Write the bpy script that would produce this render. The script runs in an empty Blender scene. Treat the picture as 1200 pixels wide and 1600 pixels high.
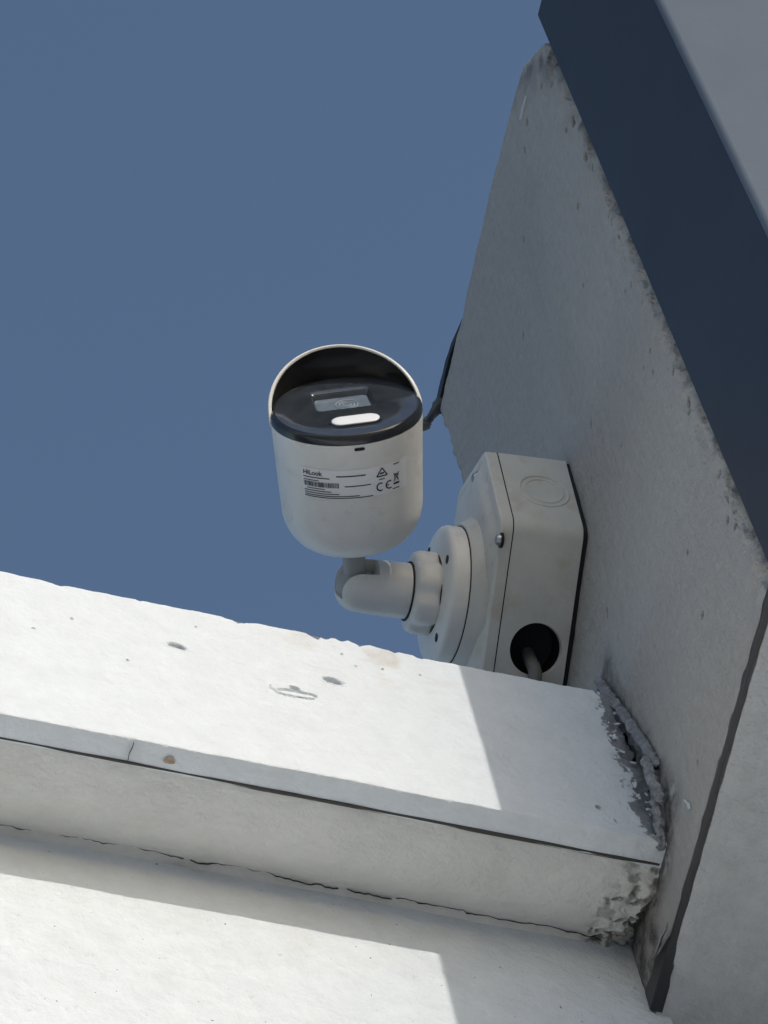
import bpy, bmesh, math, random
import numpy as np
from mathutils import Vector, Matrix
random.seed(7)
rng = np.random.default_rng(11)
sc = bpy.context.scene
COL = sc.collection
H = 3.45                                   # height of the cornice datum above the ground

# ------------------------------------------------------------------ camera
cam = bpy.data.cameras.new('photo_camera')
cam.sensor_fit = 'VERTICAL'; cam.sensor_height = 24.0; cam.lens = 105.0
cam.clip_start = 0.05; cam.clip_end = 2000
camo = bpy.data.objects.new('photo_camera', cam); COL.objects.link(camo)
RW = Matrix(((0.94118489, -0.1990206, -0.27306003),      # world-from-camera rotation (rows X, Y, Z)
             (-0.30679341, -0.84198849, -0.44377155),
             (-0.14159372, 0.5014441, -0.85352506)))
camo.matrix_world = Matrix.Translation((-0.74006738, -1.03620131, H - 1.79031711)) @ RW.to_4x4()
sc.camera = camo

# ------------------------------------------------------------------ light
SUN_L = Vector((-0.203, 1.0, -0.42)).normalized()        # direction the sunlight travels
w = bpy.data.worlds.new('World'); sc.world = w; w.use_nodes = True
wn = w.node_tree.nodes; wl = w.node_tree.links
bg = wn['Background']; sky = wn.new('ShaderNodeTexSky')
sky.sky_type = 'NISHITA'; sky.sun_disc = False
sky.sun_elevation = math.asin(-SUN_L.z)
sky.sun_rotation = math.atan2(-SUN_L.x, -SUN_L.y)
sky.air_density = 1.0; sky.dust_density = 1.25; sky.ozone_density = 1.2; sky.altitude = 10
wl.new(sky.outputs[0], bg.inputs[0]); bg.inputs[1].default_value = 0.15
sun = bpy.data.lights.new('sun', 'SUN'); sun.energy = 2.0; sun.angle = math.radians(0.5)
sun.color = (1.0, 0.935, 0.845)
suno = bpy.data.objects.new('sun', sun); COL.objects.link(suno)
suno.rotation_euler = SUN_L.to_track_quat('-Z', 'Y').to_euler(); suno.location = (2, -6, H + 4)
vs = sc.view_settings
vs.view_transform = 'Standard'; vs.look = 'None'; vs.exposure = 0.0; vs.gamma = 1.0
vs.use_curve_mapping = False

# ------------------------------------------------------------------ frames
TH = math.radians(-5.5112)
N = Vector((math.cos(TH), math.sin(TH), 0))              # normal of the stub wall's left face (points right, into it)
M = Vector((-math.sin(TH), math.cos(TH), 0))             # along the stub wall, away from the viewer
Zv = Vector((0, 0, 1))
def at(n, m, z): return N * n + M * m + Zv * (z + H)
Na = np.array(N); Ma = np.array(M); Za = np.array(Zv)
def at_np(n, m, z): return n[:, None] * Na + m[:, None] * Ma + (z[:, None] + H) * Za

# ------------------------------------------------------------------ noise
_perm = rng.random((64, 256))
def vnoise(x, y, seed=0):
    """smooth value noise in 0..1 on arrays"""
    x = np.asarray(x, float); y = np.asarray(y, float)
    xi = np.floor(x).astype(int); yi = np.floor(y).astype(int)
    fx = x - xi; fy = y - yi
    fx = fx * fx * (3 - 2 * fx); fy = fy * fy * (3 - 2 * fy)
    T = _perm
    g = lambda a, b: T[(b * 7 + seed * 13 + a * 31 // 8) % 64, (a * 57 + b * 131 + seed * 17) % 256]
    return (g(xi, yi) * (1 - fx) + g(xi + 1, yi) * fx) * (1 - fy) + (g(xi, yi + 1) * (1 - fx) + g(xi + 1, yi + 1) * fx) * fy
def fbm(x, y, seed=0, o=4):
    s = 0; a = 1; t = 0
    for i in range(o):
        s = s + a * vnoise(x * 2 ** i + 5.3 * i, y * 2 ** i - 3.1 * i, seed + i); t += a; a *= .5
    return s / t

# ------------------------------------------------------------------ materials
def mat(name, col, rough=.6, spec=.5, metal=0, mottled=0, mscale=30, bump=0, bscale=400, bump2=0, b2scale=40,
        dirt=None, dirt_attr=None, dirt_col=(.05, .05, .05), grime_shade=None, coat=0, streak=0, speck=0):
    m = bpy.data.materials.new(name); m.use_nodes = True
    nt = m.node_tree; nd = nt.nodes; lk = nt.links
    b = nd['Principled BSDF']
    b.inputs['Roughness'].default_value = rough
    b.inputs['Specular IOR Level'].default_value = spec
    b.inputs['Metallic'].default_value = metal
    b.inputs['Coat Weight'].default_value = coat
    tc = nd.new('ShaderNodeTexCoord'); P = tc.outputs['Object']
    def noise(scale, detail=4, r=.6, vec=P):
        n = nd.new('ShaderNodeTexNoise'); n.inputs['Scale'].default_value = scale
        n.inputs['Detail'].default_value = detail; n.inputs['Roughness'].default_value = r
        lk.new(vec, n.inputs['Vector']); return n.outputs['Fac']
    def ramp(f, a, c, ca=(0, 0, 0, 1), cb=(1, 1, 1, 1)):
        r = nd.new('ShaderNodeValToRGB'); r.color_ramp.elements[0].position = a; r.color_ramp.elements[1].position = c
        r.color_ramp.elements[0].color = ca; r.color_ramp.elements[1].color = cb
        lk.new(f, r.inputs[0]); return r.outputs[0]
    def mix(fac, a, c, t='MIX'):
        x = nd.new('ShaderNodeMix'); x.data_type = 'RGBA'; x.blend_type = t
        if hasattr(fac, 'links'): lk.new(fac, x.inputs[0])
        else: x.inputs[0].default_value = fac
        for s, v in ((6, a), (7, c)):
            if hasattr(v, 'links'): lk.new(v, x.inputs[s])
            else: x.inputs[s].default_value = (*v, 1)
        return x.outputs[2]
    c = mix(0.0, col, col)
    if mottled:
        c = mix(ramp(noise(mscale, 6, .65), .3, .72), tuple(v * (1 - mottled) for v in col), tuple(min(1, v * (1 + mottled * .5)) for v in col))
    if streak:
        mp = nd.new('ShaderNodeMapping'); mp.inputs['Scale'].default_value = (900, 900, 25); lk.new(P, mp.inputs[0])
        s1 = noise(1, 3, .6, mp.outputs[0])
        c = mix(ramp(s1, .25, .8, (1 - streak,) * 3 + (1,), (1 + 0 * streak,) * 3 + (1,)), (0, 0, 0), c, 'MIX') if False else mix(streak, c, ramp(s1, .2, .8), 'SOFT_LIGHT')
    if speck:
        c = mix(ramp(noise(330, 2, .5), .73, .76), c, tuple(v * (1 - speck) for v in col))
    if dirt_attr:
        at_ = nd.new('ShaderNodeAttribute'); at_.attribute_name = dirt_attr
        mm = nd.new('ShaderNodeMath'); mm.operation = 'MULTIPLY'
        lk.new(at_.outputs['Fac'], mm.inputs[0]); lk.new(ramp(noise(120, 5, .7), .2, .62), mm.inputs[1])
        c = mix(mm.outputs[0], c, dirt_col)
    if grime_shade:
        ag = nd.new('ShaderNodeAttribute'); ag.attribute_name = 'grime_shade'
        c = mix(ag.outputs['Fac'], c, grime_shade)
    if dirt:
        c = mix(ramp(noise(dirt[0], 5, .6), dirt[1], dirt[2]), c, dirt_col)
    lk.new(c, b.inputs['Base Color'])
    h = None
    for sc_, st in ((bscale, bump), (b2scale, bump2)):
        if st:
            bn = nd.new('ShaderNodeBump'); bn.inputs['Strength'].default_value = st
            bn.inputs['Distance'].default_value = .6 / sc_
            lk.new(noise(sc_, 5, .6), bn.inputs['Height'])
            if h: lk.new(h, bn.inputs['Normal'])
            h = bn.outputs[0]
    if h: lk.new(h, b.inputs['Normal'])
    return m
MT = {}
MT['white_wall'] = mat('white_masonry_paint', (.725, .775, .82), .7, .3, mottled=.06, mscale=60, bump=.4, bscale=800, bump2=.38, b2scale=130, dirt_attr='dirt', dirt_col=(.45, .37, .27), grime_shade=(.15, .16, .175))
MT['wall_paint'] = mat('white_wall_paint', (.725, .775, .82), .75, .3, mottled=.07, mscale=70, bump=.5, bscale=600, bump2=.45, b2scale=120, dirt_attr='dirt', dirt_col=(.45, .40, .34), speck=.75)
MT['soffit'] = mat('off_white_soffit_paint', (.73, .735, .715), .75, .3, mottled=.10, mscale=28, bump=.3, bscale=800, bump2=.45, b2scale=90, dirt_attr='dirt', dirt_col=(.12, .11, .10))
MT['grey_render'] = mat('grey_painted_render', (.38, .366, .348), .6, .3, mottled=.09, mscale=170, bump=.75, bscale=560, bump2=.6, b2scale=120, dirt_attr='dirt', dirt_col=(.05, .05, .052), streak=.14)
MT['underside'] = mat('grey_underside_paint', (.46, .475, .495), .65, .35, mottled=.14, mscale=70, bump=.6, bscale=620, bump2=.6, b2scale=110, streak=.12)
MT['navy_front'] = mat('board_front_slate_blue', (.085, .108, .140), .5, .4, mottled=.10, mscale=20, bump=.06, bscale=500)  # front face of the board, lighter than its sides
MT['navy'] = mat('board_side_navy', (.020, .027, .041), .5, .4, mottled=.15, mscale=20, bump=.06, bscale=500)
MT['cam_white'] = mat('off_white_camera_paint', (.75, .74, .70), .40, .45, mottled=.07, mscale=70, bump=.04, bscale=500, dirt=(75, .60, .85), dirt_col=(.55, .51, .44))
MT['box_white'] = mat('weathered_white_plastic', (.565, .565, .535), .5, .4, mottled=.10, mscale=40, bump=.05, bscale=400, dirt=(60, .54, .78), dirt_col=(.46, .43, .36))
MT['black_gloss'] = mat('black_glossy_plastic', (.018, .021, .026), .16, .55, mottled=.3, mscale=120)
MT['faceplate'] = mat('dusty_sky_tinted_faceplate', (.036, .044, .056), .11, .9, mottled=.4, mscale=90)  # base lightened for dust and for the sky it mirrors
MT['lining'] = mat('dark_hood_lining', (.012, .011, .010), .14, .5)
MT['glass'] = mat('sky_tinted_lens_glass', (.15, .19, .24), .08, .8, mottled=.2, mscale=150)  # base colour lightened to paint in the reflected sky
MT['lens'] = mat('lens_ring_grey', (.30, .34, .40), .25, .5)
MT['led'] = mat('white_light_cover', (.80, .82, .85), .25, .5)
MT['stem'] = mat('grey_stem_paint', (.36, .36, .35), .45, .4)
MT['label'] = mat('silver_white_label', (.80, .805, .81), .4, .45)
MT['ink'] = mat('black_ink', (.02, .02, .022), .6, .2)
MT['steel'] = mat('dull_steel', (.40, .40, .41), .35, .5, metal=1.0)
MT['gap_black'] = mat('black_gap_fill', (.012, .013, .016), .6, .3)  # black of holes and seams, also paints the shade in gaps
MT['cable'] = mat('grey_cable_sheath', (.13, .13, .13), .55, .3)
MT['sealant'] = mat('grey_blue_sealant', (.25, .258, .275), .30, .5, mottled=.6, mscale=220, bump=.7, bscale=420)
MT['mortar'] = mat('crumbling_mortar', (.50, .49, .45), .85, .2, mottled=.4, mscale=220, bump=.6, bscale=500, dirt=(260, .55, .66), dirt_col=(.07, .065, .06))
MT['bitumen'] = mat('dark_bitumen_strip', (.085, .09, .098), .5, .4, mottled=.3, mscale=90, bump=.2, bscale=300)
MT['torn'] = mat('black_torn_membrane', (.014, .016, .021), .35, .5, mottled=.3, mscale=90)
MT['rust'] = mat('rust_stain', (.46, .37, .29), .8, .2, mottled=.4, mscale=300)
MT['sealant_dark'] = mat('dark_grey_sealant', (.085, .095, .115), .35, .5, mottled=.5, mscale=180, bump=.5, bscale=420)
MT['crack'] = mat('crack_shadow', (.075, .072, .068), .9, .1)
MT['ground'] = mat('pale_concrete_paving', (.43, .415, .39), .85, .2, mottled=.2, mscale=2, bump=.2, bscale=60)
MT['roof'] = mat('grey_roof_felt', (.25, .25, .25), .85, .2, mottled=.2, mscale=8)

# ------------------------------------------------------------------ object helpers
def link(name, me, m, parent=None, smooth=True, label=None, kind=None):
    o = bpy.data.objects.new(name, me); COL.objects.link(o)
    if m is not None: me.materials.append(MT[m])
    if smooth:
        me.polygons.foreach_set('use_smooth', [True] * len(me.polygons))
        me.set_sharp_from_angle(angle=math.radians(38))
    if parent is not None:
        o.parent = parent; o.matrix_parent_inverse = parent.matrix_world.inverted()
    if label: o['label'] = label
    if kind: o['kind'] = kind
    return o
def from_bm(bm):
    bmesh.ops.recalc_face_normals(bm, faces=bm.faces)
    me = bpy.data.meshes.new('mesh'); bm.to_mesh(me); bm.free(); return me
def pyd(v, f):
    me = bpy.data.meshes.new('mesh'); me.from_pydata([tuple(p) for p in v], [], f); me.update(); return me
def thing(name, label, cat, loc):
    o = bpy.data.objects.new(name, None); COL.objects.link(o); o.location = loc
    o.empty_display_size = .05
    o.matrix_world = Matrix.Translation(loc)
    o['label'] = label; o['category'] = cat; return o

def lathe(prof, org, ax, e1, seg=64, rf=None, close_start=True, close_end=True):
    """prof: (t, r) along ax"""
    e1 = (e1 - ax * e1.dot(ax)).normalized(); e2 = ax.cross(e1)
    v = []; f = []
    for t, r in prof:
        for k in range(seg):
            p = 2 * math.pi * k / seg; rr = r * (rf(p) if rf else 1)
            v.append(org + ax * t + (e1 * math.cos(p) + e2 * math.sin(p)) * rr)
    for i in range(len(prof) - 1):
        for k in range(seg):
            f.append((i * seg + k, i * seg + (k + 1) % seg, (i + 1) * seg + (k + 1) % seg, (i + 1) * seg + k))
    if close_start: f.append(tuple(range(seg))[::-1])
    if close_end: f.append(tuple(range((len(prof) - 1) * seg, len(prof) * seg)))
    bm = bmesh.new(); bv = [bm.verts.new(p) for p in v]
    for q in f: bm.faces.new([bv[i] for i in q])
    return from_bm(bm)
def tube(pts, rad, seg=12, lump=0, seed=0):
    pts = [Vector(p) for p in pts]; v = []; f = []
    rr = random.Random(seed); ref = Vector((.3, .2, 1))
    for i, p in enumerate(pts):
        d = (pts[min(i + 1, len(pts) - 1)] - pts[max(i - 1, 0)]).normalized()
        a = d.cross(ref).normalized(); b = d.cross(a)
        r0 = rad[i] if hasattr(rad, '__len__') else rad
        for k in range(seg):
            q = 2 * math.pi * k / seg; r = r0 * (1 + lump * (rr.random() - .5))
            v.append(p + (a * math.cos(q) + b * math.sin(q)) * r)
    n = len(pts)
    for i in range(n - 1):
        for k in range(seg):
            f.append((i * seg + k, i * seg + (k + 1) % seg, (i + 1) * seg + (k + 1) % seg, (i + 1) * seg + k))
    f.append(tuple(range(seg))[::-1]); f.append(tuple(range((n - 1) * seg, n * seg)))
    bm = bmesh.new(); bv = [bm.verts.new(p) for p in v]
    for q in f: bm.faces.new([bv[i] for i in q])
    return from_bm(bm)
def spline(pts, n=8):
    pts = [Vector(p) for p in pts]; out = []
    P = [pts[0]] + pts + [pts[-1]]
    for i in range(1, len(P) - 2):
        for k in range(n):
            t = k / n; a, b, c, d = P[i - 1], P[i], P[i + 1], P[i + 2]
            out.append(.5 * ((2 * b) + (c - a) * t + (2 * a - 5 * b + 4 * c - d) * t * t + (3 * b - a - 3 * c + d) * t ** 3))
    out.append(pts[-1]); return out
def round_poly(pts, r, seg=5):
    """rounded 2-D polygon"""
    out = []; n = len(pts)
    for i in range(n):
        p = Vector(pts[i]); a = Vector(pts[i - 1]) - p; b = Vector(pts[(i + 1) % n]) - p
        rr = r[i] if hasattr(r, '__len__') else r
        ang = a.angle(b); d = rr / math.tan(ang / 2)
        p1 = p + a.normalized() * d; p2 = p + b.normalized() * d
        for k in range(seg + 1):
            t = k / seg
            out.append(((1 - t) ** 2) * p1 + 2 * t * (1 - t) * (p + (p1 + p2 - 2 * p) * .12) + t * t * p2)
    return out
def loft(loops, cap0=True, cap1=True):
    n = len(loops[0]); bm = bmesh.new()
    L = [[bm.verts.new(p) for p in lp] for lp in loops]
    for i in range(len(L) - 1):
        for k in range(n):
            bm.faces.new((L[i][k], L[i][(k + 1) % n], L[i + 1][(k + 1) % n], L[i + 1][k]))
    if cap0: bm.faces.new(L[0][::-1])
    if cap1: bm.faces.new(L[-1])
    return from_bm(bm)
def box(p0, p1, bev=0):
    bm = bmesh.new(); bmesh.ops.create_cube(bm, size=1)
    p0 = Vector(p0); p1 = Vector(p1)
    for v in bm.verts:
        v.co = Vector([(p0[i] + p1[i]) / 2 + v.co[i] * (p1[i] - p0[i]) for i in range(3)])
    if bev: bmesh.ops.bevel(bm, geom=bm.edges[:], offset=bev, segments=3, affect='EDGES', profile=.5)
    return from_bm(bm)
def grid_solid(P, nu, nv, back, dirt=None, fill=True, grime_shade=None):
    """P: (nu*nv,3) front grid, back: vertex shift for the ring that closes it to a solid"""
    idx = np.arange(nu * nv).reshape(nu, nv)
    q = np.stack([idx[:-1, :-1], idx[1:, :-1], idx[1:, 1:], idx[:-1, 1:]], -1).reshape(-1, 4)
    ring = np.concatenate([idx[:, 0], idx[-1, 1:], idx[-2::-1, -1], idx[0, -2:0:-1]])
    R2 = P[ring] + (back if np.ndim(back) == 2 else np.asarray(back)[None])
    nr = len(ring); base = nu * nv
    k = np.arange(nr); k2 = (k + 1) % nr
    side = np.stack([ring[k], base + k, base + k2, ring[k2]], -1)
    V = np.concatenate([P, R2]); F = np.concatenate([q, side]).tolist()
    if fill: F.append([base + i for i in range(nr)][::-1])
    me = bpy.data.meshes.new('mesh'); me.from_pydata(V.tolist(), [], F); me.update()
    if dirt is not None:
        a = me.attributes.new('dirt', 'FLOAT', 'POINT')
        a.data.foreach_set('value', np.concatenate([dirt, dirt[ring]]).astype(np.float32))
    if grime_shade is not None:
        a = me.attributes.new('grime_shade', 'FLOAT', 'POINT')
        a.data.foreach_set('value', np.concatenate([grime_shade, grime_shade[ring] * 0]).astype(np.float32))
    return me
def sm(x, a, b):
    t = np.clip((x - a) / (b - a), 0, 1); return t * t * (3 - 2 * t)

# ------------------------------------------------------------------ ground
g = link('ground', pyd([(-600, -600, 0), (600, -600, 0), (600, 600, 0), (-600, 600, 0)], [(0, 1, 2, 3)]), 'ground', smooth=False, kind='structure')

# ------------------------------------------------------------------ house: cornice, soffit, wall
house = thing('house', 'white painted house wall with a projecting cornice, sunlit along its front', 'house', (-1.0, .067, 0))
ZT, ZB = .0600, -.0703
xs = np.concatenate([np.linspace(-4, -.44, 40)[:-1], np.linspace(-.44, -.30, 120)[:-1], np.linspace(-.30, -.09, 480)[:-1], np.linspace(-.09, -.002, 230)])
zs = np.concatenate([np.linspace(ZB, -.012, 90)[:-1], np.linspace(-.012, ZT, 190)])
X, Zz = np.meshgrid(xs, zs, indexing='ij'); X = X.ravel(); Zz = Zz.ravel()
nu, nv = len(xs), len(zs)
s = (Zz - ZB) / (ZT - ZB)
# wavering top and bottom edges, ragged right end
top = ZT + (fbm(X * 22, X * 0 + 3, 1) - .5) * .0030 + (fbm(X * 160, X * 0, 4) - .5) * .0012
bot = ZB + (fbm(X * 30, X * 0 + 9, 2) - .5) * .0010
chips = [(-.199, .020, .0030), (-.158, .014, .0034), (-.146, .007, .0018), (-.137, .012, .0024), (-.119, .006, .0016), (-.105, .010, .0018), (-.25, .010, .0010), (-.29, .012, .0012)]
chip_d = X * 0
for cx, cw, cd in chips:
    k = np.clip(1 - np.abs(X - cx) / (cw / 2), 0, 1)
    chip_d = np.maximum(chip_d, 1.4 * cd * k ** .8 * (.35 + 1.2 * fbm(X * 300, X * 0 + 2, 5)))
Zf = bot + s * (top - bot)
r = .0013
dt = top - Zf; db = Zf - bot
Y = X * 0
Y += np.where(dt < r, r - np.sqrt(np.clip(r * r - (r - dt) ** 2, 0, None)), 0)
rb = .0016
Y += np.where(db < rb, rb - np.sqrt(np.clip(rb * rb - (rb - db) ** 2, 0, None)), 0)
Y += .0010 * sm(chip_d - dt, -.0004, .0006) * (chip_d > .0003)           # broken edge chips
Y += (fbm(X * 60, Zf * 60, 7) - .5) * .0008 + (fbm(X * 300, Zf * 300, 8) - .5) * .00022
def pit(cx, cz, rx, rz, dep, rot=0):
    a = (X - cx) * math.cos(rot) + (Zf - cz) * math.sin(rot); b = -(X - cx) * math.sin(rot) + (Zf - cz) * math.cos(rot)
    d = np.sqrt((a / rx) ** 2 + (b / rz) ** 2) + (fbm(X * 500, Zf * 500, 9) - .5) * .5
    return dep * sm(1 - d, 0, .35) - .0004 * sm(1 - np.abs(d - 1.25) / .3, 0, 1)
PITS = [(-.2350, .0219, .0052, .0022, .0026, -.15), (-.1563, .0187, .0056, .0026, .0030, -.2), (-.1785, .0030, .0026, .0013, .0016, -.2),
        (-.2868, .0278, .0009, .0008, .001, 0), (-.2620, -.0010, .0008, .0007, .001, 0), (-.3070, .012, .0008, .0006, .001, 0), (-.2230, .044, .0008, .0006, .001, 0),
        (-.0320, -.0505, .0016, .0020, .0018, .6), (-.0250, -.0600, .0006, .0018, .0012, .5), (-.148, .046, .0007, .0006, .001, 0), (-.142, .037, .0008, .0007, .001, 0), (-.128, .039, .0007, .0006, .001, 0), (-.108, .041, .0006, .0006, .001, 0)]
for p in PITS: Y += pit(*p)
# lifted blister of paint round the third pit
for p_ in ((-.2035, .0005, .0004), ): pass
d3 = np.sqrt(((X + .1785) * .97 / .0120) ** 2 + ((Zf - .0015) / .0062) ** 2) + (fbm(X * 260, Zf * 260, 12) - .5) * .35
Y -= .0010 * sm(1 - d3, 0, .06)
d4 = np.sqrt(((X + .1775) * .97 / .0100) ** 2 + ((Zf + .0010) / .0026) ** 2) + (fbm(X * 260, Zf * 260, 14) - .5) * .35
Y += .0012 * sm(1 - d4, 0, .08)
# ragged painted end against the stub wall
fr = sm(X, -.020, -.002); endn = fbm(Zf * 160, X * 90, 15)
Y += fr * (endn - .35) * .0055
Xd = X + fr * (fbm(Zf * 120, Zf * 0 + 4, 16) - .62) * .012 + fr * (Zf - .06) * -.045
dirt = .50 * sm(fbm(X * 55, Zf * 80, 17), .50, .75) * sm(-np.abs(X + .135), -.06, -.01) * sm(Zf, .012, .045)
grime_shade = .85 * sm(.6 * fbm(X * 190, Zf * 90, 18) + .4 * fbm(X * 620, Zf * 420, 61) + .28 * sm(X, -.020, -.001) - .25 * sm(-X, .009, .020), .52, .60) * sm(X, -.022, -.013)
grime_shade = np.maximum(grime_shade, .95 * sm(chip_d - dt, -.0002, .0003) * (chip_d > .0003))
PG = X * 0  # shade inside the pits, painted in with the grime colour
for p in PITS[:3] + PITS[7:9]: PG = np.maximum(PG, .55 * sm(1 - np.sqrt(((X - p[0]) / p[2]) ** 2 + ((Zf - p[1]) / p[3]) ** 2) + (fbm(X * 400, Zf * 400, 19) - .5) * .6, .0, .5))
grime_shade = np.maximum(grime_shade, PG) * sm(db, .001, .006)
P = np.stack([Xd, Y, Zf + H], 1)
cor = link('cornice_board', grid_solid(P, nu, nv, (0, .0125, 0), dirt, grime_shade=grime_shade), 'white_wall', house)

# soffit behind the board, open joint in front of it
ys = np.linspace(.0146, .068, 90)
xs2 = np.concatenate([np.linspace(-4, -.44, 40)[:-1], np.linspace(-.44, .004, 420)])
X, Yy = np.meshgrid(xs2, ys, indexing='ij'); X = X.ravel(); Yy = Yy.ravel()
q = (Yy - .0142) / (.068 - .0142)
Zs = -.0690 + .0085 * q ** 2.2 - .0048 * np.sin(np.pi * q) ** .9 - .0040 * sm(q, .90, 1.0) ** 2
Zs += (fbm(X * 45, Yy * 45, 21) - .5) * .0016 + (fbm(X * 30, Yy * 260, 22) - .5) * .0004
rag = sm(X, -.030, .004)
Zs += rag * (fbm(X * 150, Yy * 150, 23) - .50) * .009 + .004 * sm(fbm(X * 170, Yy * 170, 27), .60, .66) * sm(X, -.024, -.010)
Xr = X + rag * (fbm(Yy * 110, Yy * 0 + 2, 24) - .5) * .018 - rag * .006 * q
dirt = .9 * sm(X, -.024, -.008) * np.maximum(sm(fbm(X * 180, Yy * 180, 25), .55, .66), sm(fbm(X * 170, Yy * 170, 27), .60, .66))
dirt = np.maximum(dirt, .5 * sm(fbm(X * 14, Yy * 60, 26), .6, .8) * sm(q, .7, 1))
P = np.stack([Xr, Yy, Zs + H], 1)
sof = link('soffit', grid_solid(P, len(xs2), len(ys), (0, 0, .06), dirt), 'soffit', house)
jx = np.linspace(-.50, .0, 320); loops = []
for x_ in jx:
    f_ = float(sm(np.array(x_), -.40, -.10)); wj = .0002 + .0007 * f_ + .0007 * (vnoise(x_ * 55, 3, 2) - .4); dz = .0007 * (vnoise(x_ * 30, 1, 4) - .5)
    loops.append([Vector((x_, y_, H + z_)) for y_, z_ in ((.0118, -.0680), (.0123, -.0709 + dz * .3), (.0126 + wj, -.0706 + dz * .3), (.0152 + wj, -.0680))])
link('joint_shadow_strip', loft(loops), 'crack', house)  # dark strip added to paint the shadow line under the lip
# masonry above the soffit (parapet top and roof behind)
link('parapet', box((-4, .0128, H - .002), (-.003, .075, H + ZT - .0015), .002), 'white_wall', house)
link('roof_slab', box((-4, .1285, H - .40), (3.0, 4.0, H - .25)), 'roof', house, smooth=False)
link('joint_mortar', box((-.010, .0127, H - .0560), (.012, .0760, H + .052), .002), 'mortar', house)
# wall below
xw = np.concatenate([np.linspace(-4, -.46, 40)[:-1], np.linspace(-.46, .016, 330)])
zw = np.concatenate([np.linspace(-H, -.32, 40)[:-1], np.linspace(-.32, -.0600, 210)])
X, Zz = np.meshgrid(xw, zw, indexing='ij'); X = X.ravel(); Zz = Zz.ravel()
Y = .067 + (fbm(X * 40, Zz * 40, 31) - .5) * .0010 + (fbm(X * 220, Zz * 220, 32) - .5) * .0003
pts = rng.random((130, 4))
for a, b, c, d in pts:                                   # pinholes in the paint
    cx = -.46 + a * .44; cz = -.27 + b * .165; rr = .0004 + .0006 * c
    dd = np.hypot(X - cx, Zz - cz); Y += .0012 * sm(1 - dd / (rr * 1.6), 0, .5)
dirt = .12 * sm(fbm(X * 30, Zz * 45, 33), .60, .82) + .3 * sm(X, -.012, .004) * (Zz > -.14) * sm(fbm(X * 160, Zz * 160, 34), .48, .62)
P = np.stack([X, Y, Zz + H], 1)
wall = link('wall', grid_solid(P, len(xw), len(zw), (0, .060, 0), np.clip(dirt, 0, 1)), 'wall_paint', house)

link('wall', box((.0162, .1046, 0), (3.0, .1270, H - .06)), 'wall_paint', house, smooth=False)
# hairline crack between soffit and wall, in broken runs
def ribbon(pts, wid, nrm):
    v = []; f = []; nrm = Vector(nrm).normalized()
    for i, p in enumerate(pts):
        d = (pts[min(i + 1, len(pts) - 1)] - pts[max(i - 1, 0)]).normalized(); sd = d.cross(nrm).normalized()
        wv = wid[i]
        for a, b in ((-.5, 0), (.5, 0), (.5, -.0012), (-.5, -.0012)): v.append(p + sd * wv * a + nrm * b)
    for i in range(len(pts) - 1):
        for k in range(4): f.append((4 * i + k, 4 * i + (k + 1) % 4, 4 * i + 4 + (k + 1) % 4, 4 * i + 4 + k))
    return pyd(v, f)
rr = random.Random(5)
for x0, x1, w0 in ((-.46, -.222, .00042), (-.219, -.145, .00050), (-.141, -.118, .00045), (-.116, -.046, .00062), (-.049, -.008, .00060)):
    n = max(8, int((x1 - x0) / .0022)); pts = []; wd = []; off = rr.uniform(-.0003, .0003); drift = 0
    for i in range(n + 1):
        x = x0 + (x1 - x0) * i / n; drift = .86 * drift + rr.gauss(0, .00030)
        pts.append(Vector((x, .0628 + off + drift * 1.6, H - .0690 + .0085 * ((.0628 - .0146) / .0534) ** 2.2 - .0048 * math.sin(math.pi * (.0628 - .0146) / .0534) ** .9 - .0007))); e = min(i, n - i) / n
        wd.append(w0 * .42 * (.35 + 1.3 * float(vnoise(np.array(i * .11 + x0 * 99), np.array(2.0), 6))) * (.3 + .9 * rr.random()) * min(1, e * 9 + .15))
    link('crack', ribbon(pts, wd, (0, 0, -1)), 'crack', house, smooth=False)
# vertical hairline across the lip and a rust spot on it
link('crack', ribbon([Vector((-.2655 +   .00022 * math.sin(i), .0010 + .0105 * i / 8, H + ZB - .0016)) for i in range(9)], [.00014] * 9, (0, 0, -1)), 'crack', house, smooth=False)
bm = bmesh.new(); bm.faces.new([bm.verts.new((-.2465 + .0026 * math.cos(a) * (1 + .25 * math.sin(3 * a)), .0068 + .0024 * math.sin(a) * (1 + .2 * math.cos(2 * a)), H + ZB - .0010)) for a in [2 * math.pi * i / 24 for i in range(24)]])
link('rust_spot', from_bm(bm), 'rust', house, smooth=False)

# ------------------------------------------------------------------ grey stub wall
MF, MB = -.1703, .0900
pier = thing('stub_wall', 'grey painted stub wall jutting past the white cornice, its left face in shade', 'wall', at(.3, -.04, -.112))
um = np.linspace(0, 1, 380); vz = np.linspace(0, 1, 820)
U, V = np.meshgrid(um, vz, indexing='ij'); U = U.ravel(); V = V.ravel()
m0 = MF + U * (MB - MF)
zt = np.interp(m0, [MF, -.161, -.134, -.120, -.060, .09], [.472, .500, .5275, .530, .531, .518]) + (fbm(m0 * 70, m0 * 0, 41) - .5) * .0045 * sm(m0, -.10, .02)
zb = np.interp(m0, [MF, .09], [-.1035, -.1140]) + (fbm(m0 * 90, m0 * 0, 42) - .5) * .0030
z = zb + V * (zt - zb)
mm = m0 + U ** 6 * (fbm(z * 60, z * 0, 43) - .5) * .007 + (1 - U) ** 8 * (fbm(z * 55, z * 0, 44) - .5) * .0020
dF = (m0 - MF); dB = (MB - m0); dT = zt - z; dBt = z - zb
def edge(d, r): return np.where(d < r, r - np.sqrt(np.clip(r * r - (r - d) ** 2, 0, None)), 0)
rF = .0100 * (.45 + 1.1 * fbm(z * 34, z * 0, 45))
n = edge(dF, rF) + edge(dB, .004) + edge(dT, .005) + edge(dBt, .0022)
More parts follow.
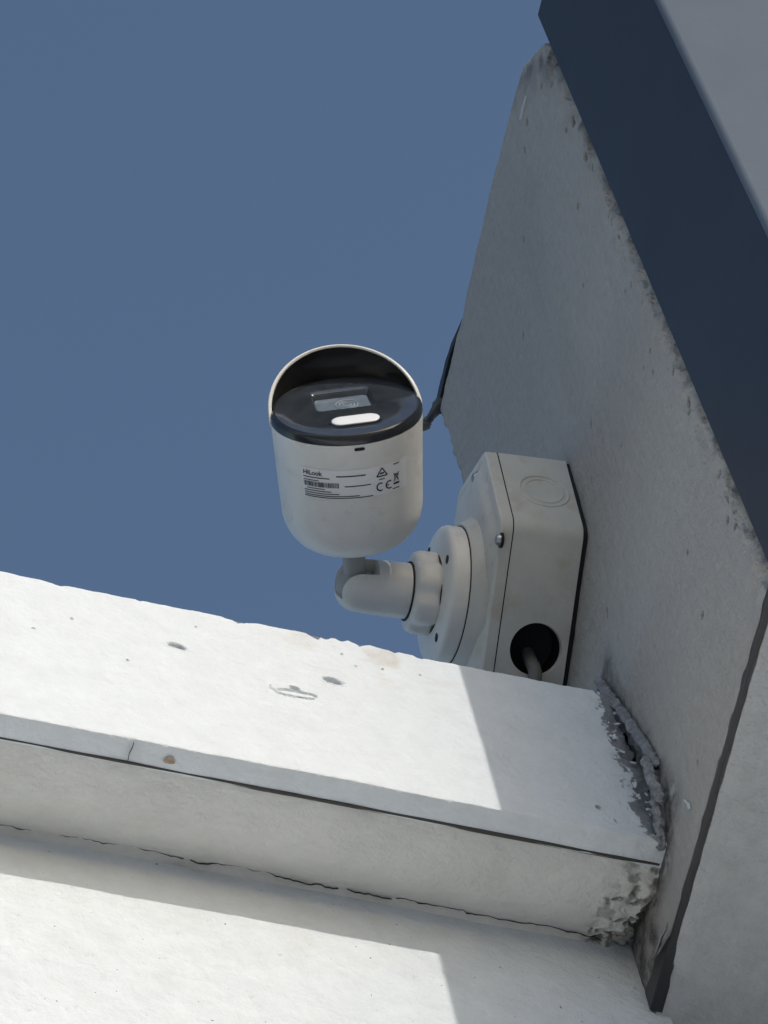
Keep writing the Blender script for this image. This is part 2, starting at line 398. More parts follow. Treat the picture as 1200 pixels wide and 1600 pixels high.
n += sm(1 - dF / .026, 0, 1) * ((fbm(m0 * 120, z * 100, 46) - .5) * .0065 + .0022 * sm(fbm(m0 * 90, z * 60, 56), .55, .60))
n += sm(1 - dB / .010, 0, 1) * (fbm(m0 * 150, z * 150, 47) - .5) * .0030
n += (fbm(m0 * 35, z * 35, 48) - .5) * .0016 + (fbm(m0 * 240, z * 240, 49) - .5) * .00022
nick = np.zeros_like(z)
for a, b, c_, d_ in rng.random((40, 4)):                 # small nicks, thicker towards the front edge
    cm = MF + .012 + (a ** 6) * .22; cz = -.09 + b * .58
    k_ = sm(1 - np.hypot((m0 - cm + .3 * (z - cz)) / (.0011 + .0014 * c_), (z - cz) / (.0014 + .003 * d_)) + (fbm(m0 * 400, z * 400, 58) - .5) * .7, 0, .5)
    n += .0016 * k_; nick = np.maximum(nick, k_)
# stain with a ragged outline along the broken joint with the cornice
jz = np.array([.085, .06, .0, -.06, -.075, -.066, -.115]); jm = np.array([.004, .006, -.004, -.014, .012, .064, .068])
dj = np.full_like(z, 9.)
for i in range(6):
    ax_, az_ = jm[i], jz[i]; bx_, bz_ = jm[i + 1] - ax_, jz[i + 1] - az_
    t = np.clip(((m0 - ax_) * bx_ + (z - az_) * bz_) / (bx_ ** 2 + bz_ ** 2), 0, 1)
    dj = np.minimum(dj, np.hypot(m0 - ax_ - t * bx_, z - az_ - t * bz_))
dirt = sm(1 - dj / .020, 0, 1) * sm(fbm(m0 * 90, z * 90, 50), .28, .48)
dirt = np.maximum(dirt, .95 * sm(m0, .030, .042) * sm(-z, .060, .070) * sm(fbm(m0 * 80, z * 80, 57), .25, .5))
dirt = np.maximum(dirt, .75 * sm(.090 - dT - .15 * 0 - (m0 - MF) * 1.0, .0, .06) * sm(m0, -.2, MF + .001) * sm(fbm(m0 * 60, z * 30, 51), .40, .62))
dirt = np.maximum(dirt, .9 * sm(1 - dF / .012, 0, 1) * sm(fbm(m0 * 70, z * 45, 52), .42, .60))
dirt = np.maximum(dirt, .9 * sm(1 - dB / .006, 0, 1) * sm(fbm(m0 * 60, z * 50, 53), .35, .55))
dirt = np.maximum(dirt, .85 * nick)
dirt = np.maximum(dirt, .10 * sm(fbm(m0 * 16, z * 9, 54), .55, .85))
P = at_np(n, mm, z)
PW = .62
link('wall_body', grid_solid(P, len(um), len(vz), np.array(N * PW), np.clip(dirt, 0, 1)), 'grey_render', pier)
for pts_ in ([(-.1272, .4992), (-.1192, .4991), (-.1125, .4986)], [(-.0291, -.0771), (-.0313, -.0835), (-.0306, -.0873)]):
    link('paint_scratch', ribbon([at(-.0014, a_, b_) for a_, b_ in pts_], [.0002, .0005, .0006, .0003][:len(pts_)], -N), 'white_wall', pier, smooth=False)
# underside render, one sheet hanging a few millimetres below, starting behind the dark strip
def S_under(m): return -.1035 - (m - MF) / .26 * .0105
loops = []
for m_ in np.linspace(MF + .002, .1044, 70):
    jag = (vnoise(m_ * 160, 0, 3) - .5) * .0006
    zb_ = S_under(m_)
    loops.append([at(.0024 + jag, m_, zb_ + .003), at(.0024 + jag, m_, zb_ - .0018), at(.0034 + jag, m_, zb_ - .0024), at(PW - .004, m_, zb_ - .0024), at(PW - .004, m_, zb_ + .003)])
link('underside_render', loft(loops), 'underside', pier)
# dark strip in the joint, its left edge torn
loops = []; strip_m = np.linspace(MF + .004, .0662, 150)
for m_ in strip_m:
    zb_ = S_under(m_)
    loops.append([at(.0010, m_, zb_ + .002), at(.0010, m_, zb_ - .0008), at(.0022, m_, zb_ - .0014), at(.0022, m_, zb_ + .002)])
link('joint_strip', loft(loops), 'bitumen', pier)
loops = []
for i, m_ in enumerate(strip_m):
    zb_ = S_under(m_); wdt = .0006 + .0032 * max(0, vnoise(m_ * 85, 2, 8) - .25)  + .004 * float(sm(np.array(m_), .020, .056))
    wdt = min(wdt, .0023 + .0024 * float(sm(np.array(m_), .02, .05))); up = .0004 + .0034 * max(0, vnoise(m_ * 130, 5, 9) - .35) + .010 * float(sm(np.array(m_), .022, .048))
    loops.append([at(-.0009, m_, zb_ + up), at(-.0010, m_, zb_ - .0008), at(-.0002, m_, zb_ - .0018), at(wdt, m_, zb_ - .0019 - .0008 * float(sm(np.array(m_), .02, .05))), at(wdt, m_, zb_ - .0006), at(.0030, m_, zb_ + up)])
link('torn_membrane', loft(loops), 'torn', pier)
# curled shred of membrane with a pale lip near the wall
link('membrane_curl', tube([at(-.0030 + .0003 * math.sin(i * .9), .020 + .024 * i / 12, S_under(.02 + .024 * i / 12) + .0030 + .0055 * i / 12 + .0003 * math.sin(i * 1.7)) for i in range(13)],
     [.0003 + .0007 * math.sin(math.pi * i / 12) for i in range(13)], 8), 'steel', pier)
# dark flashing along the rear top edge, with its bent tab
loops = []; tm = np.linspace(.012, .0915, 130)
for i, m_ in enumerate(tm):
    zt_ = float(np.interp(m_, [-.12, -.06, .09], [.530, .531, .518]))
    wd = .0004 + .0040 * float(sm(np.array(m_), .0, .075)) + .0048 * (vnoise(m_ * 150, 1, 12) - .4) * float(sm(np.array(m_), -.0, .03))
    wd = max(.0003, wd)
    f_ = float(sm(np.array(m_), .015, .060)); dn = .004 * (1 - f_); zt_ -= .0045 * (1 - f_)
    loops.append([at(dn - .0012, m_, zt_ - wd * .25), at(dn - .0020, m_, zt_ + wd * .6), at(.012, m_, zt_ + wd + .001), at(.012, m_, zt_ - .002)])
link('edge_flashing', loft(loops), 'torn', pier)
tip = at(-.006, .101, .517)
link('bent_tab', tube(spline([at(.002, .082, .520), at(-.002, .092, .519), at(-.005, .098, .518), tip, at(-.0085, .105, .520)], 5),
     [.0040, .0042, .0040, .0036, .0032, .0030, .0027, .0026, .0025, .0025, .0026, .0028, .0030, .0031, .0030, .0027, .0024, .0022, .0023, .0025, .0018], 10, .35, 3), 'bitumen', pier)
# sealant and crumbling mortar where the cornice dies into the stub wall
def strap(ctrl, wid, thk, seed, m, label, amp=.35):
    pts = spline(ctrl, 12); loops = []
    for i, p in enumerate(pts):
        d = (pts[min(i + 1, len(pts) - 1)] - pts[max(i - 1, 0)]).normalized()
        side = d.cross(Vector((-.55, -.75, -.3))).normalized(); up = side.cross(d).normalized()
        e = min(1, min(i, len(pts) - 1 - i) / 5 + .35)
        lp = []
        for k in range(18):
            a_ = 2 * math.pi * k / 18
            q_ = 1 + amp * (float(vnoise(np.array(i * .62 + seed), np.array(math.cos(a_) * 1.3 + 3 + math.sin(a_) * 1.7), seed)) - .5) * 2
            lp.append(p + side * math.cos(a_) * wid * .5 * q_ * e + up * math.sin(a_) * thk * .5 * q_ * e)
        loops.append(lp)
    link('sealant_bead', loft(loops), m, pier, label=label)
strap([at(.0020, .012, .088), at(.0010, .008, .062), at(.0004, .000, .036), at(.0004, -.007, .006), at(.0004, -.012, -.022), at(.0010, -.012, -.036)], .0085, .0075, 3, 'sealant_dark', 'dark grey band of sealant', .5)
strap([at(-.0020, .010, .092), at(-.0032, .003, .066), at(-.0036, -.006, .034), at(-.0034, -.012, .004), at(-.0030, -.017, -.020), at(-.0024, -.0185, -.032)], .0046, .0022, 5, 'sealant', 'smooth grey blue strap of sealant', .5)
strap([at(-.0040, -.0145, -.018), at(-.0062, -.0165, -.030), at(-.0058, -.016, -.044), at(-.0030, -.0120, -.054)], .0050, .0030, 8, 'sealant', 'glossy knot of sealant', .45)
strap([at(-.0046, -.0090, -.046), at(-.0050, -.0080, -.056), at(-.0036, -.0020, -.066), at(-.0030, .004, -.072)], .0042, .0026, 9, 'sealant', 'short lower run of sealant', .6)
rr = random.Random(77)
for i in range(22):                                       # flakes of white paint still sticking to the dark band
    z_ = .052 - .112 * rr.random(); x_ = -.0105 - .09 * 0 + (-(z_ - .06) * .030) + rr.gauss(0, .0032); y_ = -.0006 - .0018 * rr.random()
    a0 = rr.uniform(0, 6.28); L_ = rr.uniform(.0006, .0022); W_ = L_ * rr.uniform(.25, .6)
    ax1 = Vector((math.cos(a0) * .6, rr.uniform(-.3, .1), math.sin(a0))).normalized(); ax2 = Vector((0, -1, 0)).cross(ax1).normalized()
    c0 = Vector((x_, y_, H + z_)); lp = []
    for k in range(7):
        a_ = 2 * math.pi * k / 7; q_ = rr.uniform(.6, 1.3)
        lp.append(c0 + ax1 * math.cos(a_) * L_ * q_ + ax2 * math.sin(a_) * W_ * q_)
    link('paint_flake', loft([lp, [p + Vector((0, .0005, 0)) for p in lp]]), 'white_wall', house, smooth=False)
rr = random.Random(21)
for i in range(12):
    t = .22 + .78 * i / 11
    m_ = -.010 + .070 * t + rr.uniform(-.003, .003); z_ = -.0672 + .004 * t + rr.uniform(-.0015, .0015); n_ = -.0035 - rr.random() * .0055
    bm = bmesh.new(); bmesh.ops.create_icosphere(bm, subdivisions=3, radius=1)
    sx = rr.uniform(.0022, .0042); q_ = rr.uniform(0, 9)
    for v in bm.verts:
        k = 1 + .9 * (float(fbm(np.array(v.co.x * 1.6 + q_), np.array(v.co.y * 1.6 + v.co.z * 2.1), 3)) - .5)
        v.co = at(n_, m_, z_) + Vector((v.co.x * sx * k, v.co.y * sx * 1.3 * k, v.co.z * sx * .42 * k))
    link('mortar_lump', from_bm(bm), 'mortar', pier)

# ------------------------------------------------------------------ navy fascia board
fb = thing('fascia_board', 'dark navy metal board closing the front end of the grey stub wall', 'fascia board', at(.3, -.225, -.16))
def nm(n, m): return (n, m)
outl = round_poly([(-.0022, MF - .0010), (PW + .02, MF - .0010), (PW + .02, -.2792), (-.0022, -.2792)], [.0008, .002, .004, .0045], 6)
TOPZ = .5125
outl = round_poly([(-.0022, MF - .0010), (PW + .02, MF - .0010), (PW + .02, -.2755), (-.0022, -.2755)], [.0008, .002, .0004, .0004], 6)
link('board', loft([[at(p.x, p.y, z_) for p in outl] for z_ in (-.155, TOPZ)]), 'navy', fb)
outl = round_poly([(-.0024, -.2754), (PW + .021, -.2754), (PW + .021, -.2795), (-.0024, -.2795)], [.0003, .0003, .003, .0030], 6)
link('board_front', loft([[at(p.x, p.y, z_) for p in outl] for z_ in (-.157, TOPZ + .002)]), 'navy_front', fb)

# ------------------------------------------------------------------ junction box
jb = thing('junction_box', 'off white hexagonal junction box screwed to the grey stub wall', 'junction box', at(0, .03, .20))
HEX = [(-.0345, .2395), (-.0280, .1745), (.0700, .1295), (.0880, .1700), (.0790, .2360), (.0080, .2690)]
RAD = [.0050, .0085, .010, .010, .010, .007]
def hexl(nn, inset=0.0):
    c = Vector((sum(p[0] for p in HEX) / 6, sum(p[1] for p in HEX) / 6)); ps = HEX
    if inset:
        q_ = []
        for i in range(6):
            p = Vector(ps[i]); a = (p - Vector(ps[i - 1])).normalized(); b = (Vector(ps[(i + 1) % 6]) - p).normalized()
            n1 = Vector((-a.y, a.x)); n2 = Vector((-b.y, b.x))
            bis = (n1 + n2).normalized(); q_.append(p + bis * inset / max(.4, bis.dot(n1)))
        ps = q_
    return [at(nn, p.x, p.y) for p in round_poly(ps, [max(.002, r_ - inset * .3) for r_ in RAD], 6)]
DEP = -.0400
# sides, with a real opening in the lower face
V1 = Vector(HEX[1]); V2 = Vector(HEX[2]); low = (V2 - V1).normalized(); lown = Vector((low.y, -low.x))
if lown.y > 0: lown = -lown
hm = V1 + low * .0640; HR = .0140; HN = -.0195
bm = bmesh.new()
L0 = [bm.verts.new(p) for p in hexl(-.0026)]; L1 = [bm.verts.new(p) for p in hexl(DEP)]
SEG = 7; nn_ = len(L0); flat_lo = 1 * SEG + SEG - 1       # edge between the end of corner 1 and the start of corner 2
for k in range(nn_):
    if k == flat_lo: continue
    bm.faces.new((L0[k], L0[(k + 1) % nn_], L1[(k + 1) % nn_], L1[k]))
k = flat_lo; quad = [L0[k], L0[(k + 1) % nn_], L1[(k + 1) % nn_], L1[k]]
hc = at(HN, hm.x, hm.y); eN = N; eL = (M * low.x + Zv * low.y)
CS = 48; circ = []; circ2 = []
oN = M * lown.x + Zv * lown.y
for i in range(CS):
    a = 2 * math.pi * i / CS
    circ.append(bm.verts.new(hc + (eN * math.cos(a) + eL * math.sin(a)) * HR))
    circ2.append(bm.verts.new(hc + (eN * math.cos(a) + eL * math.sin(a)) * HR * .97 - oN * .0032))
ed = []
def getedge(a, b):
    e = bm.edges.get((a, b)); return e or bm.edges.new((a, b))
for i in range(4): ed.append(getedge(quad[i], quad[(i + 1) % 4]))
for i in range(CS): ed.append(getedge(circ[i], circ[(i + 1) % CS]))
bmesh.ops.triangle_fill(bm, edges=ed, use_beauty=True)
for i in range(CS): bm.faces.new((circ[i], circ[(i + 1) % CS], circ2[(i + 1) % CS], circ2[i]))
bm.faces.new(L0[::-1])
link('box_body', from_bm(bm), 'box_white', jb)
# black well put behind the opening, adding the shade of the interior
link('hole_shade_well', lathe([(0, HR * 1.0), (.0004, HR * .985), (-.0), (0)][:2] + [(.016, HR * .96), (.018, HR * .5), (.018, .0001)], hc - oN * .0028, -oN, eN, 48, close_start=False), 'gap_black', jb)
link('wall_shadow_plate', loft([hexl(.0012, .0012), hexl(-.0026, .0012)]), 'gap_black', jb)  # black plate added for the shadow between box and wall
link('seam', loft([hexl(DEP + .0010, .0012), hexl(DEP - .0008, .0012)]), 'gap_black', jb)
# lid
link('lid', loft([hexl(DEP - .0006, .0001), hexl(DEP - .0060, .0003), hexl(DEP - .0070, .0012), hexl(DEP - .0072, .0046), hexl(DEP - .0064, .0056), hexl(DEP - .0064, .0064), hexl(DEP - .0088, .0100), hexl(DEP - .0096, .0160)]), 'box_white', jb)
CB = Vector((.0345, .2005))                                  # where the camera's foot sits on the lid
lorg = at(DEP - .0090, CB.x, CB.y)
link('lid_boss', lathe([(-.003, .0440), (.0006, .0428), (.0030, .0408), (.0054, .0392), (.0062, .0384)], lorg, -N, Zv, 72), 'box_white', jb)
# knock-out rings pressed into the front face
V0 = Vector(HEX[0]); fm = (V0 + V1) / 2; fd = (V1 - V0).normalized(); fo = Vector((fd.y, -fd.x))
if fo.x > 0: fo = -fo
kc = at(-.0195, fm.x, fm.y); kL = M * fd.x + Zv * fd.y; kO = M * fo.x + Zv * fo.y
for R_, r_ in ((.0134, .00075), (.0102, .00060)):
    pts = [kc + (N * math.cos(a) + kL * math.sin(a)) * R_ + kO * (-.0001) for a in [2 * math.pi * i / 64 for i in range(65)]]
    link('knockout_ring', tube(pts, r_, 8), 'box_white', jb)
# lid screws
def screw(m_, z_, parent, nn=DEP - .0066):
    o = at(nn, m_, z_)
    s_ = link('screw', lathe([(0, .0030), (.0016, .0030), (.0026, .0024), (.0030, .0012), (.0030, .0001)], o, -N, Zv, 20), 'steel', parent)
    w_ = link('screw_well', lathe([(-.001, .0040), (.0003, .0040), (.0003, .0034), (.00032, .0033)], o, -N, Zv, 24), 'gap_black', parent)
cx = Vector((sum(p[0] for p in HEX) / 6, sum(p[1] for p in HEX) / 6))
for tx, ty in ((-.0195, .1700), (-.016, .2405), (.072, .150), (.066, .2300)): screw(tx, ty, jb)

# cable leaving the opening
cab = tube(spline([hc - oN * .016 + eL * .004, hc - oN * .006 + eL * .0075, hc + oN * .003 + eL * .0105, hc + oN * .010 + eL * .020, at(-.016, .085, .085), at(-.012, .11, .062)], 8), .0036, 14)
c_ = link('cable', cab, 'cable')
c_['label'] = 'grey cable coming out of the round hole under the junction box'; c_['category'] = 'cable'

# ------------------------------------------------------------------ security camera
A = Vector((-.3466, -.9315, .1031)).normalized()             # the way the camera looks
FW = Vector((RW[0][2], RW[1][2], RW[2][2])) * -1             # from the photographer's place towards it
U0 = (FW - A * FW.dot(A)).normalized(); E0 = A.cross(U0).normalized()
if E0.dot(Vector((1, 0, 0))) < 0: E0 = -E0
ROLL = math.radians(9)
DN = (-U0 * math.cos(ROLL) + E0 * math.sin(ROLL)).normalized()
E1 = (E0 * math.cos(ROLL) + U0 * math.sin(ROLL)).normalized()
J = at(-.1076, CB.x + .0010, CB.y)                                   # joint centre
sec = thing('security_camera', 'white bullet security camera with a black face and hood, on a swivel arm', 'security camera', at(DEP - .015, CB.x, CB.y))
RB = J + A * .0264 + E0 * .0009                                           # rear end of the body
RF, RR_ = .0394, .0358; LEN = .0720
def rad(t):
    base = RR_ + (RF - RR_) * min(1, max(0, t / LEN))
    k = .0215
    if t < k: base -= RR_ * .50 * (1 - math.sqrt(max(0, 1 - (1 - t / k) ** 2)))
    return base
prof = [(0.0, .0001), (-.0002 + .0004, .0060)] + [(.0006 + .0215 * (1 - math.cos(a)) * .0 + t, rad(t)) for a, t in [(0, x) for x in (.0004, .0010, .002, .0032, .0048, .0066, .009, .012, .0155, .019, .023, .03, .04, .05, .06, .068, LEN - .0004)]] + [(LEN, RF - .0003), (LEN, RF - .0030)]
link('body', lathe(prof, RB, A, E1, 96, close_start=False), 'cam_white', sec)
# black ring and face plate with a window opening
FT = LEN + .0052
ringp = [(LEN - .0005, RF - .0030), (LEN + .0003, RF - .0006), (LEN + .0006, RF), (LEN + .0032, RF), (FT - .0006, RF - .0006), (FT + .0002, RF - .0018), (FT, RF - .0026)]
link('front_ring', lathe(ringp, RB, A, E1, 96, close_start=False, close_end=False), 'black_gloss', sec)
def face(x, y, t=FT): return RB + A * t + E1 * x + DN * y    # x right, y down on the face
bm = bmesh.new(); SG = 96
WX0, WX1, WY0, WY1 = -.0158, .0158, -.0205, .0030
def rrect(x0, x1, y0, y1, r_, inset=0.0):
    return [(p.x, p.y) for p in round_poly([(x0 + inset, y0 + inset), (x1 - inset, y0 + inset), (x1 - inset, y1 - inset), (x0 + inset, y1 - inset)], r_, 7)]
rc = [bm.verts.new(face((RF - .0026) * math.cos(2 * math.pi * i / SG), (RF - .0026) * math.sin(2 * math.pi * i / SG))) for i in range(SG)]
l1 = [bm.verts.new(face(x, y)) for x, y in rrect(WX0, WX1, WY0, WY1, .0030)]
ed = [bm.edges.new((rc[i], rc[(i + 1) % SG])) for i in range(SG)] + [bm.edges.new((l1[i], l1[(i + 1) % len(l1)])) for i in range(len(l1))]
bmesh.ops.triangle_fill(bm, edges=ed, use_beauty=True)
prev = l1
for ins, dt_ in ((.0004, -.0003), (.0014, -.0018), (.0020, -.0032)):
    cur = [bm.verts.new(face(x, y, FT + dt_)) for x, y in rrect(WX0, WX1, WY0, WY1, .0026, ins)]
    for i in range(len(cur)): bm.faces.new((prev[i], prev[(i + 1) % len(cur)], cur[(i + 1) % len(cur)], cur[i]))
    prev = cur
link('face_plate', from_bm(bm), 'faceplate', sec, smooth=True)
bm = bmesh.new(); bm.faces.new([bm.verts.new(face(x, y, FT - .0030)) for x, y in rrect(WX0, WX1, WY0, WY1, .0026, .0019)])
win = link('window', from_bm(bm), 'glass', sec, smooth=False)
# lens rings standing on the window pane
for R_, r_ in ((.0058, .00035), (.0040, .00030), (.0022, .0003)):
    pts = [face(.0018 + R_ * math.cos(a), -.0085 + R_ * math.sin(a), FT - .0029) for a in [2 * math.pi * i / 48 for i in range(49)]]
    link('lens_ring', tube(pts, r_, 8), 'lens', win)
# white light cover
def pill(hw, hh, n=10):
    o = []
    for i in range(n + 1):
        a = -math.pi / 2 + math.pi * i / n; o.append((hw - hh + hh * math.cos(a), hh * math.sin(a)))
    for i in range(n + 1):
        a = math.pi / 2 + math.pi * i / n; o.append((-hw + hh + hh * math.cos(a), hh * math.sin(a)))
    return o
PC = (.0016, .0200)
def pl(hw, hh, t): return [face(PC[0] + x, PC[1] + y, t) for x, y in pill(hw, hh)]
link('light_bezel', loft([pl(.0137, .0062, FT + .0001), pl(.0135, .0060, FT + .0007), pl(.0126, .0053, FT + .0007)]), 'black_gloss', sec)
link('light_cover', loft([pl(.0126, .0053, FT + .0004), pl(.0124, .0051, FT + .0010), pl(.0116, .0043, FT + .0014), pl(.0105, .0030, FT + .0015)]), 'led', sec)
# hood: outer shell and dark lining
HL = .0180
def hood_len(p): return LEN + .0006 + .0050 * max(0, math.cos(p)) ** .35 + (HL - .0002) * max(0, math.cos(p)) ** .95
def hood(R_in, R_out, t0, nseg=72, rim=True):
    v = []; f = []; amax = math.radians(89.5)
    secs = []
    for i in range(nseg + 1):
        p = -amax + 2 * amax * i / nseg; d = -DN * math.cos(p) + E1 * math.sin(p)
        te = hood_len(p)
        secs.append([RB + A * t0 + d * R_out, RB + A * (t0 + (te - t0) * .5) + d * R_out, RB + A * (te - .0004) + d * R_out, RB + A * te + d * (R_out - .0004),
                     RB + A * te + d * (R_in + .0003), RB + A * (te - .0004) + d * R_in, RB + A * t0 + d * R_in])
    return loft(secs)
link('hood', hood(RF - .0011, RF + .0007, LEN - .0012), 'cam_white', sec)
def lining():
    v = []; f = []; amax = math.radians(88.5); n = 72; q_ = 6
    for i in range(n + 1):
        p = -amax + 2 * amax * i / n; d = -DN * math.cos(p) + E1 * math.sin(p); te = hood_len(p) - .0009
        t0 = FT - .0016
        for j in range(q_ + 1):
            v.append(RB + A * (t0 + max(0, te - t0) * j / q_) + d * (RF - .0015 - .0003 * (1 - j / q_)))
    for i in range(n):
        for j in range(q_): f.append((i * (q_ + 1) + j, (i + 1) * (q_ + 1) + j, (i + 1) * (q_ + 1) + j + 1, i * (q_ + 1) + j + 1))
    return pyd(v, f)
link('hood_lining', lining(), 'lining', sec)

# ---- printed label and marks on the belly: a point is (arc x in metres, t along the axis)
TC = .0505                                                   # label centre along the axis
def belly(x, y, lift=.00015):
    """x right along the girth, y up towards the face"""
    t = TC + y; r_ = rad(t) + lift; a = x / .0385
    return RB + A * t + (DN * math.cos(a) + E1 * math.sin(a)) * r_
def patch(x0, x1, y0, y1, lift, nx=20, ny=3):
    v = []; f = []
    for i in range(nx + 1):
        for j in range(ny + 1): v.append(belly(x0 + (x1 - x0) * i / nx, y0 + (y1 - y0) * j / ny, lift))
    for i in range(nx):
        for j in range(ny): f.append((i * (ny + 1) + j, (i + 1) * (ny + 1) + j, (i + 1) * (ny + 1) + j + 1, i * (ny + 1) + j + 1))
    return v, f
def merge(parts):
    V_ = []; F_ = []
    for v, f in parts:
        b = len(V_); V_ += v; F_ += [tuple(i + b for i in q_) for q_ in f]
    return pyd(V_, F_)
def text(s_, x, y, h, bold=False):
    cu = bpy.data.curves.new('t', 'FONT'); cu.body = s_; cu.size = h * 1.38; cu.resolution_u = 3
    if bold: cu.offset = h * .025
    o = bpy.data.objects.new('t', cu); COL.objects.link(o)
    dg = bpy.context.evaluated_depsgraph_get(); dg.update()
    me = o.evaluated_get(dg).to_mesh()
    v = [belly(x + p.co.x, y + p.co.y, .0005) for p in me.vertices]; f = [tuple(p.vertices) for p in me.polygons]
    o.evaluated_get(dg).to_mesh_clear(); bpy.data.objects.remove(o); bpy.data.curves.remove(cu)
    return v, f
def stroke(pts, wd):
    v = []; f = []
    for i, (x, y) in enumerate(pts):
        a = pts[max(i - 1, 0)]; b = pts[min(i + 1, len(pts) - 1)]
        dx, dy = b[0] - a[0], b[1] - a[1]; l_ = math.hypot(dx, dy) or 1
        for s_ in (-.5, .5): v.append(belly(x - dy / l_ * wd * s_, y + dx / l_ * wd * s_, .0005))
    for i in range(len(pts) - 1): f.append((2 * i, 2 * i + 1, 2 * i + 3, 2 * i + 2))
    return v, f
def line(x0, y0, x1, y1, wd=.00045, n=6): return stroke([(x0 + (x1 - x0) * i / n, y0 + (y1 - y0) * i / n) for i in range(n + 1)], wd)
lx0, lx1, ly0, ly1 = -.0325, .0270, -.0085, .0080
lab = link('label_sticker', merge([patch(lx0, lx1, ly0, ly1, .00022, 28, 3)]), 'label', sec)
ink = []
ink.append(text('HiLook', lx0 + .0012, .0044, .0026, True))
ink += [line(lx0 + .0012, .0030, lx0 + .0160, .0030, .0005), line(lx0 + .0012, .0014, lx0 + .0100, .0014, .00042)]
rb_ = random.Random(3); x = lx0 + .0012
while x < lx0 + .0200:
    wv = rb_.choice([.0002, .0003, .0005]); ink.append(patch(x, x + wv, -.0022, .0006, .0005, 1, 2)); x += wv + rb_.choice([.0002, .0003, .0004])
ink.append(line(lx0 + .0030, -.0032, lx0 + .0130, -.0032, .0004))
for yy, xe in ((-.0045, .0165), (-.0058, .0205), (-.0070, .0310), (-.0080, .0380)): ink.append(line(lx0 + .0012, yy, lx0 + xe, yy, .00045, 10))
ink += [line(-.0130, .0044, .0020, .0044, .0006), line(-.0090, -.0014, .0045, -.0014, .0005)]
# triangle mark, CE, crossed bin, bars
tx, ty = .0108, .0032
ink += [line(tx - .0030, ty - .0012, tx + .0030, ty - .0012, .0006), line(tx - .0030, ty - .0012, tx, ty + .0034, .0006), line(tx + .0030, ty - .0012, tx, ty + .0034, .0006), line(tx - .0012, ty + .0004, tx + .0012, ty + .0004, .0008)]
ink.append(line(tx - .0018, ty - .0030, tx + .0014, ty - .0030, .0005))
def arc(cx_, cy_, r_, a0, a1, wd): return stroke([(cx_ + r_ * math.cos(math.radians(a0 + (a1 - a0) * i / 12)), cy_ + r_ * math.sin(math.radians(a0 + (a1 - a0) * i / 12))) for i in range(13)], wd)
ink += [arc(.0098, -.0040, .0021, 60, 300, .0007), arc(.0150, -.0040, .0021, 60, 300, .0007), line(.0130, -.0040, .0146, -.0040, .0006)]
bx, by = .0192, -.0010
ink += [line(bx - .0014, by + .0016, bx + .0016, by + .0016, .0006), line(bx - .0011, by + .0012, bx - .0008, by - .0018, .0004), line(bx + .0012, by + .0012, bx + .0009, by - .0018, .0004),
        line(bx - .0016, by - .0020, bx + .0018, by + .0026, .0004), line(bx + .0016, by - .0020, bx - .0016, by + .0026, .0004), line(bx - .0018, by - .0034, bx + .0020, by - .0034, .0010)]
ink += [line(.0178, .0066, .0212, .0066, .0005), line(.0168, -.0072, .0212, -.0072, .0005)]
link('label_print', merge(ink), 'ink', lab, smooth=False)
# slot near the ring
def slot():
    o = [(-.0003 + x, .0193 + y) for x, y in pill(.0027, .0009)]
    bm = bmesh.new(); bm.faces.new([bm.verts.new(belly(x, y, .00025)) for x, y in o]); return from_bm(bm)
link('slot', slot(), 'gap_black', sec, smooth=False)

# ---- stem, arm, collar and foot
link('stem', lathe([(-.004, .0060), (.0256, .0060), (.0262, .0066), (.0285, .0068)], J, A, E1, 40), 'stem', sec)
link('swivel_ball', lathe([(-.0105 * math.cos(math.pi * i / 20), max(.0001, .0105 * math.sin(math.pi * i / 20))) for i in range(21)], J, N.cross(A).normalized(), A, 40, close_start=False, close_end=False), 'stem', sec)
NF = DEP - .0250                                             # n of the foot's front
armp = [(0, .0150), (.020, .0148), (.034, .0146), (.0400, .0141)]
L_arm = 0.0538
for i in range(1, 11):
    a = math.pi / 2 * i / 10; armp.append((.0412 + (L_arm - .0412) * math.sin(a), max(.0001, .0141 * math.cos(a) ** .8)))
arm_me = lathe(armp, at(NF, CB.x, CB.y), -N, Zv, 72)
armo = link('arm', arm_me, 'cam_white', sec)
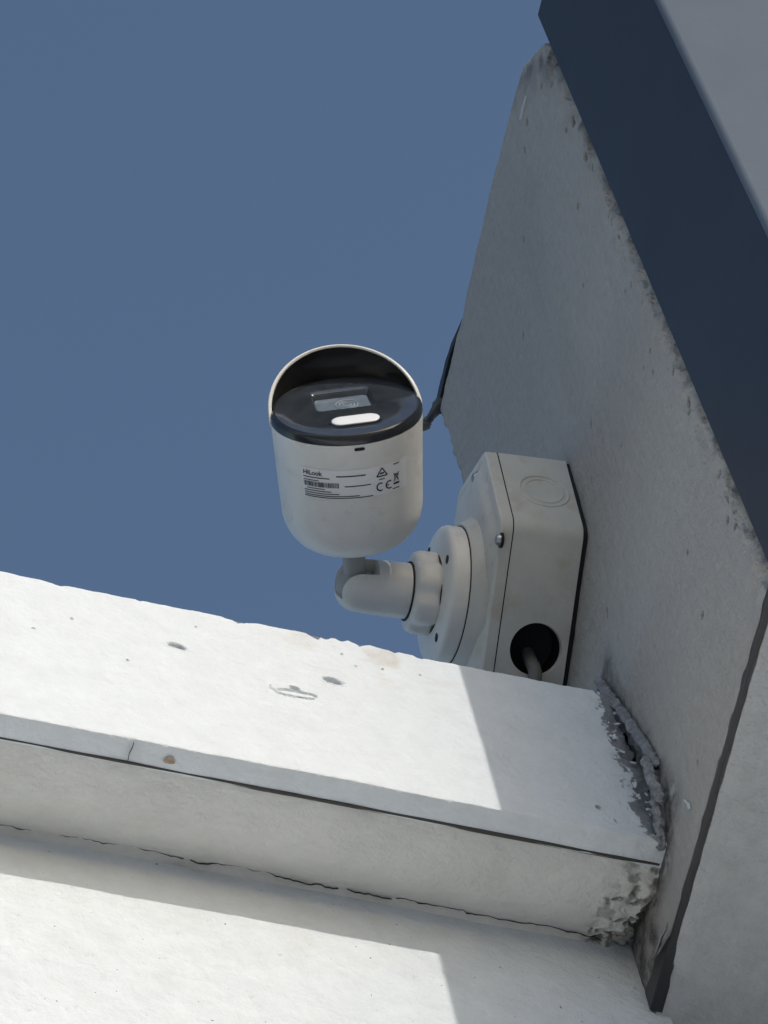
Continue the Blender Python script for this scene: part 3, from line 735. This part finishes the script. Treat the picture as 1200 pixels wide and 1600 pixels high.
# slot for the swivel, cut out of the arm's end
Bx = (-N).cross(A).normalized(); Aperp = Bx.cross(-N).normalized()
if Aperp.dot(A) < 0: Aperp = -Aperp
sl = []
for s_ in (-1, 1):
    lp = []
    for i in range(25):
        a = math.pi * i / 24                                   # inner end rounded
        lp.append(J + N * (.0082 * math.sin(a)) + Bx * 0 + Aperp * (-.006 if False else 0) + (-N) * 0 + Aperp * 0 + Bx * 0)
    sl.append(lp)
cut_o = []
hw = .0066
o2 = [(-.030, .0300), (-.030, -.0040)] + [(.0072 * math.sin(a) + .0012, -.0040 + 0 * a) for a in (0.6,)] + [(.0088, .0030), (.0096, .0300)]
bm = bmesh.new()
loopA = [bm.verts.new(J + N * x + Aperp * y - Bx * .0092) for x, y in o2]; loopB = [bm.verts.new(J + N * x + Aperp * y + Bx * hw) for x, y in o2]
bm.faces.new(loopA); bm.faces.new(loopB[::-1])
for i in range(len(o2)): bm.faces.new((loopA[i], loopB[i], loopB[(i + 1) % len(o2)], loopA[(i + 1) % len(o2)]))
cut = bpy.data.objects.new('cutter', from_bm(bm)); COL.objects.link(cut)
md = armo.modifiers.new('b', 'BOOLEAN'); md.object = cut; md.operation = 'DIFFERENCE'; md.solver = 'EXACT'
dg = bpy.context.evaluated_depsgraph_get(); dg.update()
nm_ = bpy.data.meshes.new_from_object(armo.evaluated_get(dg)); armo.modifiers.clear()
armo.data = nm_; bpy.data.objects.remove(cut)
# collar nut and foot
scal = lambda p: 1 + .045 * math.cos(6 * p) - .018 * math.cos(12 * p)
link('collar_nut', lathe([(-.001, .0200), (.0006, .0212), (.0028, .0216), (.0090, .0214), (.0118, .0206), (.0130, .0190), (.0136, .0165)], at(NF - .0010, CB.x, CB.y), -N, Zv, 96, scal), 'cam_white', sec)
foot = link('foot', lathe([(0, .0370), (.0072, .0370), (.0088, .0364), (.0098, .0350), (.0104, .0325), (.0110, .0240), (.0112, .0230)], at(NF + .0098, CB.x, CB.y), -N, Zv, 96), 'cam_white', sec)
link('foot_shadow_ring', lathe([(0, .0375), (.0009, .0375)], at(NF + .0102, CB.x, CB.y), -N, Zv, 72), 'gap_black', sec)  # black ring painting the shadow line between foot and lid
link('seam_shade_ring', lathe([(0, .0150), (.0002, .0159), (.0010, .0159), (.0012, .0150)], at(NF - .0142, CB.x, CB.y), -N, Zv, 72), 'gap_black', sec)  # black rings painting the lines of shade at the collar ends
link('seam_shade_ring', lathe([(0, .0215), (.0010, .0215)], at(NF - .0008, CB.x, CB.y), -N, Zv, 72), 'gap_black', sec)
for a in (20, 110, 200, 290):
    d = M * math.cos(math.radians(a)) + Zv * math.sin(math.radians(a))
    link('screw_hole', lathe([(0, .0024), (.0004, .0024)], at(NF - .0007, CB.x, CB.y) + d * .0292, -N, Zv, 20), 'gap_black', foot)
